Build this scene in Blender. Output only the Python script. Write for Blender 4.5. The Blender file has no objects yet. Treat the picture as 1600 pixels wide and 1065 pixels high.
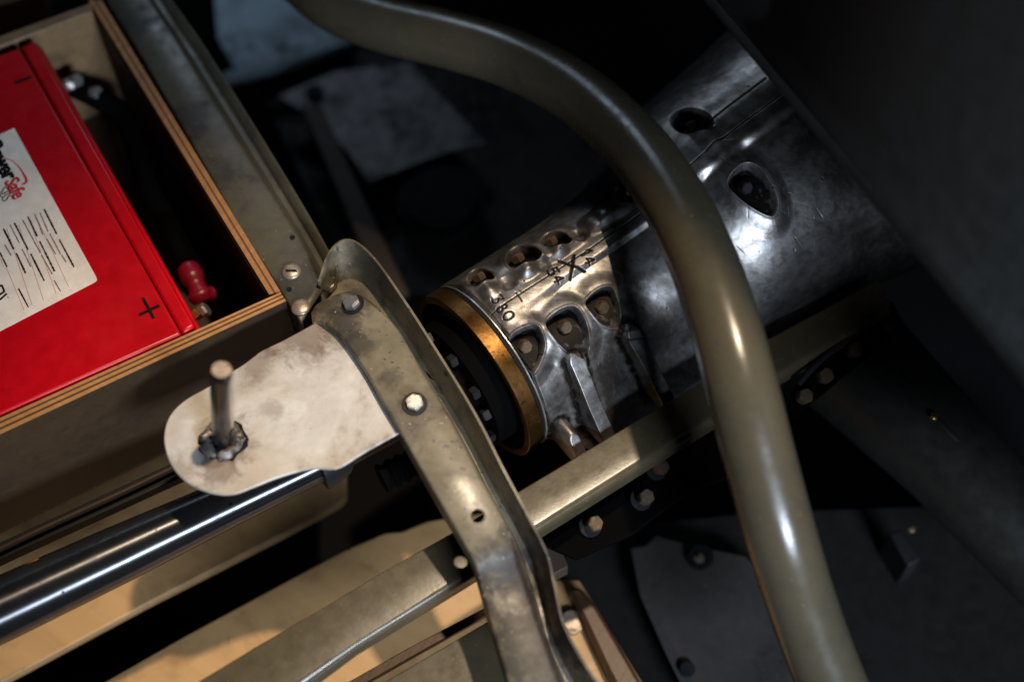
import bpy, bmesh, math, random
import numpy as np
from mathutils import Vector, Matrix, Euler
random.seed(7)
SC = bpy.context.scene
COL = SC.collection
rad = math.radians

# ------------------------------------------------------------------ camera, world, light
TILT = rad(31.0)
FPX = 2222.0                       # focal length in photo pixels (1600 wide)
CT, ST = math.cos(TILT), math.sin(TILT)
TARGET = np.array([0.0, 0.0, 0.05])
FWD = np.array([0.0, ST, -CT]); UPV = np.array([0.0, CT, ST])
CAM = TARGET - 1.25 * FWD
cd = bpy.data.cameras.new('camera'); cam = bpy.data.objects.new('camera', cd); COL.objects.link(cam)
cam.location = CAM; cam.rotation_euler = (TILT, 0, 0)
cd.sensor_width = 36.0; cd.lens = FPX / 1600 * 36.0; cd.clip_start = 0.02; cd.clip_end = 60
cd.dof.use_dof = True; cd.dof.focus_distance = 1.235; cd.dof.aperture_fstop = 1.6; cd.dof.aperture_blades = 9
SC.camera = cam

w = bpy.data.worlds.new('World'); SC.world = w; w.use_nodes = True
bg = w.node_tree.nodes['Background']; bg.inputs[0].default_value = (0.45, 0.62, 1.0, 1); bg.inputs[1].default_value = 0.006

def light(name, kind, loc, target, color, energy, **kw):
    d = bpy.data.lights.new(name, kind); o = bpy.data.objects.new(name, d); COL.objects.link(o)
    o.location = loc
    o.rotation_euler = (Vector(target) - Vector(loc)).to_track_quat('-Z', 'Y').to_euler()
    d.color = color; d.energy = energy
    for k, v in kw.items(): setattr(d, k, v)
    return o
LAMP_D = Vector((-0.25, -0.15, -1.0)).normalized()
AIM = Vector((-0.10, -0.115, 0.04))
light('work_lamp', 'SPOT', AIM - LAMP_D * 3.2, AIM, (1.0, 0.80, 0.57), 500.0, shadow_soft_size=.055, spot_size=rad(16.8), spot_blend=1.0)
light('doorway_light', 'AREA', (0.91, -1.69, 0.95), (0.1, 0.05, 0.03), (0.70, 0.83, 1.0), 64.0, shape='RECTANGLE', size=0.60, size_y=0.30)
light('rear_window_light', 'AREA', (-0.55, 1.9, 1.25), (-0.1, 0.25, -0.1), (0.66, 0.82, 1.0), 3.6, shape='RECTANGLE', size=0.5, size_y=0.35)
SC.view_settings.view_transform = 'Standard'
try: SC.view_settings.look = 'None'
except Exception: pass
SC.view_settings.exposure = -0.12; SC.view_settings.gamma = 1.0
SC.cycles.use_denoising = True
SC.cycles.max_bounces = 8

# ------------------------------------------------------------------ helpers
def ray(px, py):
    d = FPX * FWD + (px - 800.0) * np.array([1.0, 0, 0]) + (532.5 - py) * UPV
    return d / np.linalg.norm(d)
def P(px, py, z):                                    # the point of the plane Z=z seen at that spot of the photograph
    d = ray(px, py); t = (z - CAM[2]) / d[2]; return CAM + t * d
def PV(px, py, p0, nrm):                             # same for any plane
    d = ray(px, py); t = ((p0 - CAM) @ nrm) / (d @ nrm); return CAM + t * d

def link(name, me, parent=None):
    o = bpy.data.objects.new(name, me); COL.objects.link(o)
    if parent is not None:
        o.parent = parent; o.matrix_parent_inverse = WM(parent).inverted()
    return o
def WM(o):
    m = o.matrix_basis.copy()
    if o.parent is not None: m = WM(o.parent) @ o.matrix_parent_inverse @ m
    return m
def thing(name, label, cat, loc, group=None):
    o = bpy.data.objects.new(name, None); COL.objects.link(o); o.location = Vector(loc); o.empty_display_size = .05
    tag(o, label, cat, group); return o
def tag(o, label=None, cat=None, group=None, kind=None):
    if label: o['label'] = label
    if cat: o['category'] = cat
    if group: o['group'] = group
    if kind: o['kind'] = kind
    return o
def smooth(me, ang=None):
    me.polygons.foreach_set('use_smooth', [True] * len(me.polygons))
    if ang is not None:
        try: me.set_sharp_from_angle(angle=rad(ang))
        except Exception: pass
def mesh(name, V, F, mat, parent=None, sm=None, bevel=None, seg=2, solid=None):
    me = bpy.data.meshes.new(name); me.from_pydata([tuple(map(float, v)) for v in V], [], [tuple(f) for f in F]); me.validate()
    bm = bmesh.new(); bm.from_mesh(me); bmesh.ops.recalc_face_normals(bm, faces=bm.faces); bm.to_mesh(me); bm.free()
    me.materials.append(mat)
    if sm is not None: smooth(me, sm)
    o = link(name, me, parent)
    if solid:
        m = o.modifiers.new('solid', 'SOLIDIFY'); m.thickness = solid; m.offset = -1
    if bevel:
        m = o.modifiers.new('bevel', 'BEVEL'); m.width = bevel; m.segments = seg; m.limit_method = 'ANGLE'; m.angle_limit = rad(35)
        smooth(me, 40)
    return o
def prism(name, top, dz, mat, parent=None, bevel=None, seg=2, direction=(0, 0, -1)):
    n = len(top); d = np.array(direction) * dz
    V = [np.array(p) for p in top] + [np.array(p) + d for p in top]
    F = [tuple(range(n)), tuple(range(2 * n - 1, n - 1, -1))] + [(i, (i + 1) % n, n + (i + 1) % n, n + i) for i in range(n)]
    return mesh(name, V, F, mat, parent, bevel=bevel, seg=seg)
def catmull(pts, n=8):
    pts = [np.array(p, float) for p in pts]; out = []
    q = [2 * pts[0] - pts[1]] + pts + [2 * pts[-1] - pts[-2]]
    for i in range(1, len(q) - 2):
        for k in range(n):
            t = k / n; a, b, c, d = q[i - 1], q[i], q[i + 1], q[i + 2]
            out.append(.5 * ((2 * b) + (c - a) * t + (2 * a - 5 * b + 4 * c - d) * t * t + (3 * b - a - 3 * c + d) * t ** 3))
    out.append(pts[-1]); return out
def closed_catmull(pts, n=6):
    pts = [np.array(p, float) for p in pts]; N = len(pts); out = []
    for i in range(N):
        a, b, c, d = pts[i - 1], pts[i], pts[(i + 1) % N], pts[(i + 2) % N]
        for k in range(n):
            t = k / n
            out.append(.5 * ((2 * b) + (c - a) * t + (2 * a - 5 * b + 4 * c - d) * t * t + (3 * b - a - 3 * c + d) * t ** 3))
    return out
def tube(name, path, r, mat, parent=None, seg=28, cap=True, wob=0.0):
    path = [np.array(p, float) for p in path]; n = len(path)
    rr = r if hasattr(r, '__len__') else [r] * n
    V = []; F = []; N = None
    for i in range(n):
        t = path[min(i + 1, n - 1)] - path[max(i - 1, 0)]; t /= np.linalg.norm(t)
        if N is None:
            a = np.array([0, 0, 1.]) if abs(t[2]) < .9 else np.array([1., 0, 0])
            N = a - t * (a @ t)
        else: N = N - t * (N @ t)
        N /= np.linalg.norm(N); B = np.cross(t, N)
        for k in range(seg):
            a = 2 * math.pi * k / seg
            V.append(path[i] + (rr[i] + wob * random.uniform(-1, 1)) * (math.cos(a) * N + math.sin(a) * B))
    for i in range(n - 1):
        for k in range(seg):
            F.append((i * seg + k, i * seg + (k + 1) % seg, (i + 1) * seg + (k + 1) % seg, (i + 1) * seg + k))
    if cap: F += [tuple(range(seg - 1, -1, -1)), tuple((n - 1) * seg + k for k in range(seg))]
    return mesh(name, V, F, mat, parent, sm=40)
def lathe(name, O, ax, prof, mat, parent=None, seg=96, sm=30, close=False):      # prof = [(s, r)...] along axis
    ax = np.array(ax) / np.linalg.norm(ax)
    a = np.array([0, 0, 1.]) if abs(ax[2]) < .9 else np.array([1., 0, 0])
    N = a - ax * (a @ ax); N /= np.linalg.norm(N); B = np.cross(ax, N)
    V = []; F = []; m = len(prof)
    for s, r in prof:
        for k in range(seg):
            t = 2 * math.pi * k / seg; V.append(np.array(O) + s * ax + r * (math.cos(t) * N + math.sin(t) * B))
    for i in range(m if close else m - 1):
        j = (i + 1) % m
        for k in range(seg):
            F.append((i * seg + k, i * seg + (k + 1) % seg, j * seg + (k + 1) % seg, j * seg + k))
    if not close:
        F += [tuple(range(seg)), tuple((m - 1) * seg + k for k in range(seg))]
    return mesh(name, V, F, mat, parent, sm=sm)

def bolt_mesh(name, r, h, n=6, dome=.15):
    V = []; F = []
    rings = [(0, r), (h * .82, r), (h, r * .84)]
    for z, q in rings:
        for k in range(n):
            a = 2 * math.pi * (k + .5) / n; V.append((q * math.cos(a), q * math.sin(a), z))
    for i in range(2):
        for k in range(n): F.append((i * n + k, i * n + (k + 1) % n, (i + 1) * n + (k + 1) % n, (i + 1) * n + k))
    F.append(tuple(range(2 * n, 3 * n))); F.append(tuple(range(n - 1, -1, -1)))
    me = bpy.data.meshes.new(name); me.from_pydata(V, [], F)
    bm = bmesh.new(); bm.from_mesh(me); bmesh.ops.bevel(bm, geom=bm.edges[:], offset=r * .07, segments=2, affect='EDGES'); bmesh.ops.recalc_face_normals(bm, faces=bm.faces); bm.to_mesh(me); bm.free()
    return me
def disc_mesh(name, r, h, n=24):
    bm = bmesh.new(); bmesh.ops.create_cone(bm, cap_ends=True, segments=n, radius1=r, radius2=r, depth=h)
    bmesh.ops.translate(bm, verts=bm.verts, vec=(0, 0, h / 2)); bmesh.ops.bevel(bm, geom=[e for e in bm.edges if abs(e.calc_face_angle(0)) > .8], offset=h * .25, segments=2, affect='EDGES')
    me = bpy.data.meshes.new(name); bm.to_mesh(me); bm.free(); smooth(me, 35); return me
def put(name, me, pos, axis, parent, mat=None, spin=0.0):
    if mat is not None and len(me.materials) == 0: me.materials.append(mat)
    o = bpy.data.objects.new(name, me); COL.objects.link(o)
    M = Matrix.Translation(Vector(pos)) @ Vector(axis).to_track_quat('Z', 'Y').to_matrix().to_4x4() @ Matrix.Rotation(spin, 4, 'Z')
    if parent is not None:
        o.parent = parent; o.matrix_parent_inverse = WM(parent).inverted()
    o.matrix_basis = M
    return o

# ------------------------------------------------------------------ materials
def nt(name):
    m = bpy.data.materials.new(name); m.use_nodes = True; t = m.node_tree
    return m, t, t.nodes['Principled BSDF']
class G:
    def __init__(s, t): s.t = t
    def n(s, typ, **kw):
        x = s.t.nodes.new(typ)
        for k, v in kw.items():
            if k.startswith('i_'): x.inputs[k[2:].replace('_', ' ')].default_value = v
            else: setattr(x, k, v)
        return x
    def l(s, a, b): s.t.links.new(a, b)
    def noise(s, vec, scale, detail=6, rough=.6, dist=0.0):
        x = s.n('ShaderNodeTexNoise', i_Scale=scale, i_Detail=detail, i_Roughness=rough, i_Distortion=dist); s.l(vec, x.inputs['Vector']); return x.outputs['Fac']
    def ramp(s, fac, a, b, c0=(0, 0, 0, 1), c1=(1, 1, 1, 1)):
        x = s.n('ShaderNodeValToRGB'); e = x.color_ramp.elements; e[0].position = a; e[1].position = b; e[0].color = c0; e[1].color = c1; s.l(fac, x.inputs[0]); return x.outputs[0]
    def mix(s, fac, a, b):
        x = s.n('ShaderNodeMix', data_type='RGBA')
        for i, v in ((0, fac), (6, a), (7, b)):
            if hasattr(v, 'is_output'): s.l(v, x.inputs[i])
            else: x.inputs[i].default_value = v if i == 0 else (*v, 1) if len(v) == 3 else v
        return x.outputs[2]
    def math(s, op, a, b=0.0):
        x = s.n('ShaderNodeMath', operation=op)
        for i, v in enumerate((a, b)):
            if hasattr(v, 'is_output'): s.l(v, x.inputs[i])
            else: x.inputs[i].default_value = v
        return x.outputs[0]
    def stretch(s, vec, sc, rot=(0, 0, 0)):
        x = s.n('ShaderNodeMapping'); x.inputs['Scale'].default_value = sc; x.inputs['Rotation'].default_value = rot; s.l(vec, x.inputs[0]); return x.outputs[0]

def worn(name, base, dark, rough=.4, metal=0.0, blotch=14, blotch_amt=(.45, .72), chips=.66, bump=.12, spec=.5, rough_var=.18, scratch=True, second=None, coat=0.0, dark_rough=.2, dark_marks=(), fleck=(.06,.05,.05)):
    m, t, b = nt(name); g = G(t); tc = g.n('ShaderNodeTexCoord').outputs['Object']
    big = g.noise(tc, blotch, 8, .65, .3); fine = g.noise(tc, 260, 5, .6); mid = g.noise(tc, 70, 6, .6)
    c = g.mix(g.ramp(mid, .3, .75), tuple(x * .86 for x in base), tuple(min(1, x * 1.1) for x in base))
    if second: c = g.mix(g.ramp(g.noise(tc, blotch * .6, 5, .6, .6), .42, .62), c, second)
    f = g.ramp(big, blotch_amt[0], blotch_amt[1])
    f2 = g.math('MULTIPLY', f, g.ramp(mid, .3, .62))
    c = g.mix(f2, c, dark)
    for pos, rr, amt in dark_marks:                      # oil and heat marks and other dark patches, each at its own spot
        vd = g.n('ShaderNodeVectorMath', operation='DISTANCE'); g.l(tc, vd.inputs[0]); vd.inputs[1].default_value = tuple(pos)
        q = g.math('ADD', g.math('DIVIDE', vd.outputs['Value'], rr), g.math('MULTIPLY', g.math('SUBTRACT', g.noise(tc, 55, 7, .7, .5), .5), 2.2))
        k = g.math('MULTIPLY', g.math('SUBTRACT', 1.0, g.ramp(q, .45, 1.05)), amt); c = g.mix(k, c, dark); f2 = g.math('MAXIMUM', f2, k)
    if chips:
        ch = g.ramp(g.noise(tc, 190, 3, .5), chips, chips + .03); c = g.mix(ch, c, fleck)
        c = g.mix(g.ramp(g.noise(tc, 340, 2, .5), chips + .06, chips + .09), c, tuple(min(1, x * 1.9 + .05) for x in base))
    if scratch:
        sv = g.stretch(tc, (30, 420, 60), (.2, .1, .9)); sv2 = g.stretch(tc, (500, 25, 80), (.1, .3, .35))
        sf = g.math('MAXIMUM', g.ramp(g.noise(sv, 1, 2, .5), .70, .76), g.ramp(g.noise(sv2, 1, 2, .5), .72, .78))
        c = g.mix(g.math('MULTIPLY', sf, .45), c, tuple(x * .45 for x in base))
    g.l(c, b.inputs['Base Color'])
    r = g.math('ADD', g.math('MULTIPLY', g.math('SUBTRACT', mid, .5), rough_var * 2), rough); r = g.math('ADD', r, g.math('MULTIPLY', f2, dark_rough))
    g.l(r, b.inputs['Roughness']); b.inputs['Metallic'].default_value = metal; b.inputs['Specular IOR Level'].default_value = spec
    if coat: b.inputs['Coat Weight'].default_value = coat; b.inputs['Coat Roughness'].default_value = .12
    bp = g.n('ShaderNodeBump', i_Strength=bump, i_Distance=.002)
    h = g.math('ADD', g.math('MULTIPLY', fine, .35), g.math('ADD', mid, g.math('MULTIPLY', big, .6))); g.l(h, bp.inputs['Height']); g.l(bp.outputs[0], b.inputs['Normal'])
    return m
def plain(name, col, rough=.5, metal=0.0, bump=.05, var=.25, scale=60, spec=.5):
    m, t, b = nt(name); g = G(t); tc = g.n('ShaderNodeTexCoord').outputs['Object']
    n = g.noise(tc, scale, 7, .62)
    g.l(g.mix(n, tuple(x * (1 - var) for x in col), tuple(min(1, x * (1 + var)) for x in col)), b.inputs['Base Color'])
    g.l(g.math('ADD', g.math('MULTIPLY', g.math('SUBTRACT', n, .5), .25), rough), b.inputs['Roughness'])
    b.inputs['Metallic'].default_value = metal; b.inputs['Specular IOR Level'].default_value = spec
    bp = g.n('ShaderNodeBump', i_Strength=bump, i_Distance=.0015); g.l(g.noise(tc, scale * 4, 5), bp.inputs['Height']); g.l(bp.outputs[0], b.inputs['Normal'])
    return m
def wood(name, a, b_, rot, rough=.5, scale=1.0, stain=None):
    m, t, b = nt(name); g = G(t); tc = g.n('ShaderNodeTexCoord').outputs['Object']
    v = g.stretch(g.stretch(tc, (1, 1, 1), (0, 0, rot)), (6 * scale, 160 * scale, 160 * scale))
    gr = g.noise(v, 1, 6, .65, .8); c = g.mix(g.ramp(gr, .3, .7), a, b_)
    bl = g.noise(tc, 18, 7, .65, .4)
    if stain: c = g.mix(g.math('MULTIPLY', g.ramp(bl, .5, .72), .75), c, stain)
    sp = g.ramp(g.noise(tc, 120, 3, .5), .70, .74); c = g.mix(g.math('MULTIPLY', sp, .5), c, tuple(x * .3 for x in a))
    g.l(c, b.inputs['Base Color']); b.inputs['Roughness'].default_value = rough; b.inputs['Specular IOR Level'].default_value = .35
    bp = g.n('ShaderNodeBump', i_Strength=.18, i_Distance=.001); g.l(gr, bp.inputs['Height']); g.l(bp.outputs[0], b.inputs['Normal'])
    return m

AZ = rad(31.0)
M_olive = worn('olive_paint', (.155, .130, .084), (.026, .020, .016), .33, 0, 18, (.47, .66), .650, .10, second=(.205, .175, .125), dark_marks=[(P(835, 900, .06), .05, .8), (P(840, 1000, .05), .07, .9), (P(790, 880, .07), .03, .8), (P(535, 505, .09), .022, .85), (P(560, 540, .09), .018, .8), (P(510, 470, .09), .02, .7), (P(648, 632, .09), .014, .9), (P(551, 477, .09), .014, .8), (P(575, 430, .08), .05, .7), (P(610, 590, .09), .012, .6)])  # one wide mark darkens the ear at the top end
M_olive_clean = worn('olive_tube_paint', (.068, .058, .037), (.034, .029, .021), .25, 0, 7, (.5, .8), .665, .07, rough_var=.08, scratch=True, second=(.076, .061, .038))
M_rail = worn('olive_rail_paint', (.068, .053, .029), (.03, .025, .017), .26, 0, 9, (.55, .8), .655, .06, rough_var=.10)
M_cross = worn('olive_beam_paint', (.062, .057, .041), (.018, .016, .016), .34, 0, 20, (.46, .64), .65, .10, dark_marks=[(P(305, 180, .07), .025, .7), (P(470, 440, .07), .03, .7), (P(210, 30, .07), .03, .6), (P(340, 270, .07), .02, .5)], second=(.078, .067, .045))  # one mark darkens the end next to the hoop
M_plate = worn('stained_steel', (.58, .56, .53), (.13, .085, .055), .44, .3, 13, (.45, .72), .735, .07, second=(.44, .385, .32), dark_marks=[(P(348, 690, .08), .030, .75), (P(345, 728, .08), .022, .6), (P(470, 520, .08), .035, .75), (P(400, 560, .08), .022, .6), (P(530, 520, .08), .02, .7), (P(275, 735, .08), .02, .5), (P(420, 640, .08), .014, .4)], fleck=(.12, .08, .06), rough_var=.12)
M_shaft = worn('black_steel', (.12, .12, .125), (.03, .03, .03), .15, .92, 30, (.5, .8), .70, .025, rough_var=.06, fleck=(.005, .005, .005))
M_turned = worn('turned_steel', (.10, .10, .103), (.025, .025, .025), .29, .92, 30, (.52, .8), .70, .02, rough_var=.05, fleck=(.005, .005, .005), scratch=False)
_t = M_turned.node_tree; _tg = _t.nodes.new('ShaderNodeTangent'); _tg.direction_type = 'RADIAL'; _tg.axis = 'Z'
_b = _t.nodes['Principled BSDF']; _t.links.new(_tg.outputs[0], _b.inputs['Tangent']); _b.inputs['Anisotropic'].default_value = .88; _b.inputs['Anisotropic Rotation'].default_value = .25
M_dark = plain('dark_oily_steel', (.014, .013, .014), .5, 0, spec=.16)
M_black = plain('black_paint', (.007, .007, .008), .6, spec=.10)
M_black_shade = plain('black_and_shade', (.0022, .0020, .0020), .9, spec=.02)  # near-black for cables and hose; puts shade into drum, gusset and flange colour
M_rubber = plain('black_rubber', (.010, .010, .011), .6, spec=.15)
M_steel = worn('bright_steel', (.50, .48, .46), (.10, .08, .06), .34, .85, 60, (.5, .75), .70, .15)
M_nut = worn('old_nut_steel', (.34, .27, .21), (.05, .035, .025), .40, .6, 90, (.5, .75), .68, .25)
M_oilnut = worn('oily_nut_steel', (.17, .115, .075), (.02, .014, .010), .36, .5, 120, (.42, .62), .68, .25)
M_brass = worn('oily_brass', (.135, .064, .016), (.025, .011, .004), .36, .92, 26, (.47, .74), .655, .15, second=(.10, .044, .011), fleck=(.04, .02, .01))
M_ply_a = wood('ply_light', (.42, .205, .07), (.30, .135, .042), AZ, .5)
M_ply_b = wood('ply_dark', (.13, .058, .022), (.09, .038, .016), AZ, .5)
M_ply_face = wood('ply_face', (.048, .028, .014), (.030, .018, .009), AZ, .5, .6, (.025, .016, .011))
M_ply_rt = wood('ply_edge_right', (.36, .165, .055), (.24, .10, .033), AZ - math.pi / 2, .5)
M_ply_in = wood('ply_inside', (.21, .135, .07), (.15, .09, .045), AZ, .5, .6, (.06, .035, .02))
M_trim = wood('trim_wood', (.075, .035, .016), (.05, .024, .012), AZ - math.pi / 2, .4, 1, (.02, .012, .008))
M_inner_shade = plain('dark_inner_shade', (.018, .011, .007), .6, spec=.15)
M_floor = wood('varnished_floor', (.44, .262, .115), (.36, .205, .085), AZ, .42, .25, (.20, .105, .042))
M_red = worn('battery_red', (.44, .0012, .006), (.32, .001, .004), .30, 0, 8, (.55, .95), .78, .02, rough_var=.06, scratch=True, spec=.3)
M_redboot = plain('red_rubber', (.20, .004, .016), .35)
M_label = worn('sticker_paper', (.80, .69, .58), (.45, .36, .28), .5, 0, 22, (.55, .85), .78, .02, scratch=False)
M_ink = plain('black_ink', (.006, .005, .005), .6, var=.1, spec=.1)
M_inkgrey = plain('grey_ink', (.17, .14, .125), .5, var=.1)
M_inkred = plain('red_ink', (.52, .02, .03), .5, var=.1)
M_inkpink = plain('thin_red_line_ink', (.60, .30, .25), .5, var=.1)
M_alu_sheet = worn('dull_aluminium_sheet', (.115, .112, .118), (.02, .017, .017), .5, .3, 13, (.47, .66), .68, .08)
M_alu_shaded = worn('shaded_aluminium_sheet', (.044, .038, .036), (.012, .010, .010), .65, 0, 12, (.45, .66), .68, .08, spec=.12)  # aluminium colour darkened to stand for the missing lamp light
M_blue_sheet = worn('blue_grey_sheet', (.24, .32, .38), (.04, .05, .065), .5, .2, 24, (.47, .72), 0, .3)
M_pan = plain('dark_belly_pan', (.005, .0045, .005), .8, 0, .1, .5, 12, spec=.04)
M_under = worn('shaded_undertray', (.010, .0085, .0075), (.007, .006, .006), .55, 0, 9, (.42, .62), 0, .08, spec=.2, scratch=False)  # dark version of the sheet metal, with shade put into its colour
M_strip = plain('brown_painted_strip', (.055, .040, .030), .5, spec=.2)
M_axle = worn('dark_axle_paint', (.016, .015, .0125), (.014, .014, .013), .45, 0, 8, (.5, .8), 0, .05, scratch=False)
M_panel = worn('dark_green_panel', (.0085, .0085, .0075), (.005, .005, .0045), .6, 0, 6, (.5, .8), 0, .03, scratch=False)
M_orange = plain('orange_tape', (.62, .25, .035), .4)
M_weld = worn('burnt_weld', (.22, .19, .17), (.015, .013, .012), .45, .6, 120, (.42, .58), 0, .5)
M_gold = plain('brass_nut', (.70, .46, .16), .25, .95)

# ------------------------------------------------------------------ setting
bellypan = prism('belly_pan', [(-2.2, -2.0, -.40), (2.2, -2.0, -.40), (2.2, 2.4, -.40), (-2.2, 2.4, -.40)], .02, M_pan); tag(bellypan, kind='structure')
ZF = -.19
def poly(pts, z): return [P(a, b, z) for a, b in pts]
f1 = prism('floor_board', poly([(-500, 1240), (-500, 900), (300, 640), (541, 640), (541, 775), (531, 786), (440, 835), (225, 945), (0, 1066)], ZF), .012, M_floor, bevel=.0015)
f2 = prism('floor_board', poly([(-120, 1215), (161, 1065), (293, 990), (500, 879), (541, 858), (602, 832), (627, 830), (667, 814), (710, 806), (760, 800), (800, 905), (905, 905), (1010, 1075), (1080, 1190), (500, 1400), (-120, 1500)], ZF), .012, M_floor, bevel=.0015)
for f in (f1, f2): tag(f, kind='structure')
tag(f1, label='tan varnished floor board under the drive shaft'); tag(f2, label='tan varnished floor board under the olive rail')

# far sheets on the belly pan
s1 = thing('sheet_panel', 'dull grey aluminium sheet deep in the chassis between olive beam and bent tube', 'panel', P(600, 220, -.22))
prism('sheet', poly([(432, 150), (520, 112), (640, 96), (760, 225), (700, 238), (650, 256), (620, 268), (576, 286), (545, 240), (500, 190)], -.22), .003, M_alu_sheet, s1, bevel=.001)  # outline follows the lit patch; the paler colour stands for its light
put('grommet', disc_mesh('grommet', .011, .006), P(492, 147, -.22) + np.array([0, 0, .0005]), (0, 0, 1), s1, M_rubber)
prism('lower_sheet', poly([(395, 120), (640, 60), (900, 120), (1010, 320), (770, 480), (560, 440), (480, 300)], -.27), .003, M_under, s1, bevel=.001)  # rest of the same sheet, its shade put into the colour
prism('brown_strip', poly([(470, 165), (500, 160), (640, 460), (600, 470)], -.20), .01, M_strip, s1, bevel=.002)
put('round_cover', disc_mesh('round_cover', .052, .03, 40), P(690, 330, -.255), (0, 0, 1), s1, M_black)
s2 = thing('sheet_panel', 'blue grey pressed sheet with a bright folded lip at the top of the chassis', 'panel', P(440, 70, -.16))
prism('sheet', poly([(330, -60), (540, -60), (548, 60), (548, 74), (455, 100), (372, 118), (340, 60)], -.24), .003, M_blue_sheet, s2, bevel=.001)
tube('folded_lip', [P(352, 124, -.235), P(420, 108, -.23), P(490, 90, -.23), P(552, 68, -.23)], .009, M_blue_sheet, s2, 16)
s3 = thing('sheet_panel', 'grey aluminium undertray sheet with a round plug right of the lower hoop end', 'panel', P(1090, 960, -.22))
prism('sheet', poly([(985, 855), (1008, 852), (1025, 836), (1085, 852), (1165, 868), (1235, 930), (1330, 1120), (1090, 1120), (1040, 1020), (1000, 930)], -.22), .003, M_alu_shaded, s3, bevel=.001)
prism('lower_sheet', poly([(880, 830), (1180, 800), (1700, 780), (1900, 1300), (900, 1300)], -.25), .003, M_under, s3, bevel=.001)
put('plug', disc_mesh('plug', .0135, .008), P(1093, 872, -.22) + np.array([0, 0, .0005]), (0, 0, 1), s3, M_rubber)
put('plug_button', disc_mesh('plug_button', .005, .011), P(1091, 877, -.22) + np.array([0, 0, .0008]), (0, 0, 1), s3, M_nut)
put('grommet', disc_mesh('grommet', .008, .005), P(1073, 1046, -.22) + np.array([0, 0, .0005]), (0, 0, 1), s3, M_rubber)

# ------------------------------------------------------------------ gearbox casting (heightfield wrapped on a flared barrel)
R0 = .085
za, zb = P(765, 493, R0), P(1010, 335, R0)
U = zb - za; U[2] = 0; U /= np.linalg.norm(U)
Nn = np.array([-U[1], U[0], 0.0])                    # points to the back (up-left in the picture)
O = np.array([za[0], za[1], 0.0])
Zv = np.array([0, 0, 1.0])
prof_px = [(1010, 335), (1085, 252), (1150, 203), (1225, 148)]
ps, pr = [-.02, 0.0, .10], [R0, R0, R0 - .0005]
for i, (a, b) in enumerate(prof_px):
    q = PV(a, b, O, Nn); s = (q - O) @ U
    ps.append(s); pr.append(q[2] + (.004 if i == 0 else 0))
S_END = ps[-1] + .125
ps.append(S_END); pr.append(pr[-1] + .024)
ps = np.array(ps); pr = np.array(pr)
_ss = np.linspace(-.02, S_END, 700); _rr = np.interp(_ss, ps, pr)
ker = np.ones(45) / 45
for _ in range(2): _rr = np.convolve(np.pad(_rr, 22, 'edge'), ker, 'valid')
def Rs(s): return np.interp(s, _ss, _rr)
F0 = rad(48)
def Mf(f):                                           # below this angle the side runs straight down instead of curling under
    d = np.clip(np.asarray(f) - F0, 0, rad(48)); return 1 / np.cos(d)
F1 = rad(64)
def Bf(s, f):                                        # the body itself runs down a little too, away from its round mouth
    d = np.clip(np.asarray(f) - F1, 0, rad(44)); k = np.clip((np.asarray(s) - .004) / .03, 0, 1) * np.clip((.24 - np.asarray(s)) / .05, 0, 1)
    return 1 + (1 / np.cos(d) - 1) * k
def surf(s, f, h=0.0):
    r = Rs(s) * Bf(s, f) + h
    return O + np.multiply.outer(s, U) + np.multiply.outer(r * np.cos(f), Zv) - np.multiply.outer(r * np.sin(f), Nn)
def hit(px, py, straight=False):                                     # where the line of sight meets the barrel: (s, angle)
    d = ray(px, py); t = np.linspace(.85, 1.6, 6000); X = CAM + t[:, None] * d
    s = (X - O) @ U; a = (X - O) @ (-Nn); z = X[:, 2]; g = np.hypot(a, z) - Rs(s) * (Mf(np.arctan2(a, z)) if straight else Bf(s, np.arctan2(a, z)))
    k = np.where(g < 0)[0]
    k = k[0] if len(k) else int(np.argmin(np.abs(g)))
    return np.array([s[k], math.atan2(a[k], z[k])])
def loc(px, py, straight=False):                                     # unrolled coordinates in metres
    s, f = hit(px, py, straight); return np.array([s, f * .078])
ds = .00050
sg = np.arange(0, S_END, ds); fg = np.arange(rad(-78), rad(108), ds / .078)
S, Fq = np.meshgrid(sg, fg, indexing='ij'); A = Fq * .078
H = np.zeros_like(S); D = np.zeros_like(S)
def sstep(x, a, b):
    t = np.clip((x - a) / (b - a), 0, 1); return t * t * (3 - 2 * t)
def sdf(pts):                                        # signed distance to a closed outline (negative inside)
    pts = np.array(pts); lo = pts.min(0) - .03; hi = pts.max(0) + .03
    i0, i1 = np.searchsorted(sg, [lo[0], hi[0]]); j0, j1 = np.searchsorted(fg * .078, [lo[1], hi[1]])
    x, y = S[i0:i1, j0:j1], A[i0:i1, j0:j1]; d = np.full(x.shape, 1e9); ins = np.zeros(x.shape, bool)
    for k in range(len(pts)):
        a, b = pts[k - 1], pts[k]; e = b - a; wx, wy = x - a[0], y - a[1]
        t = np.clip((wx * e[0] + wy * e[1]) / (e @ e + 1e-15), 0, 1)
        d = np.minimum(d, (wx - e[0] * t) ** 2 + (wy - e[1] * t) ** 2)
        c = ((a[1] > y) != (b[1] > y)) & (x < (b[0] - a[0]) * (y - a[1]) / (b[1] - a[1] + 1e-15) + a[0]); ins ^= c
    d = np.sqrt(d); d[ins] *= -1
    return (slice(i0, i1), slice(j0, j1)), d
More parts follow.
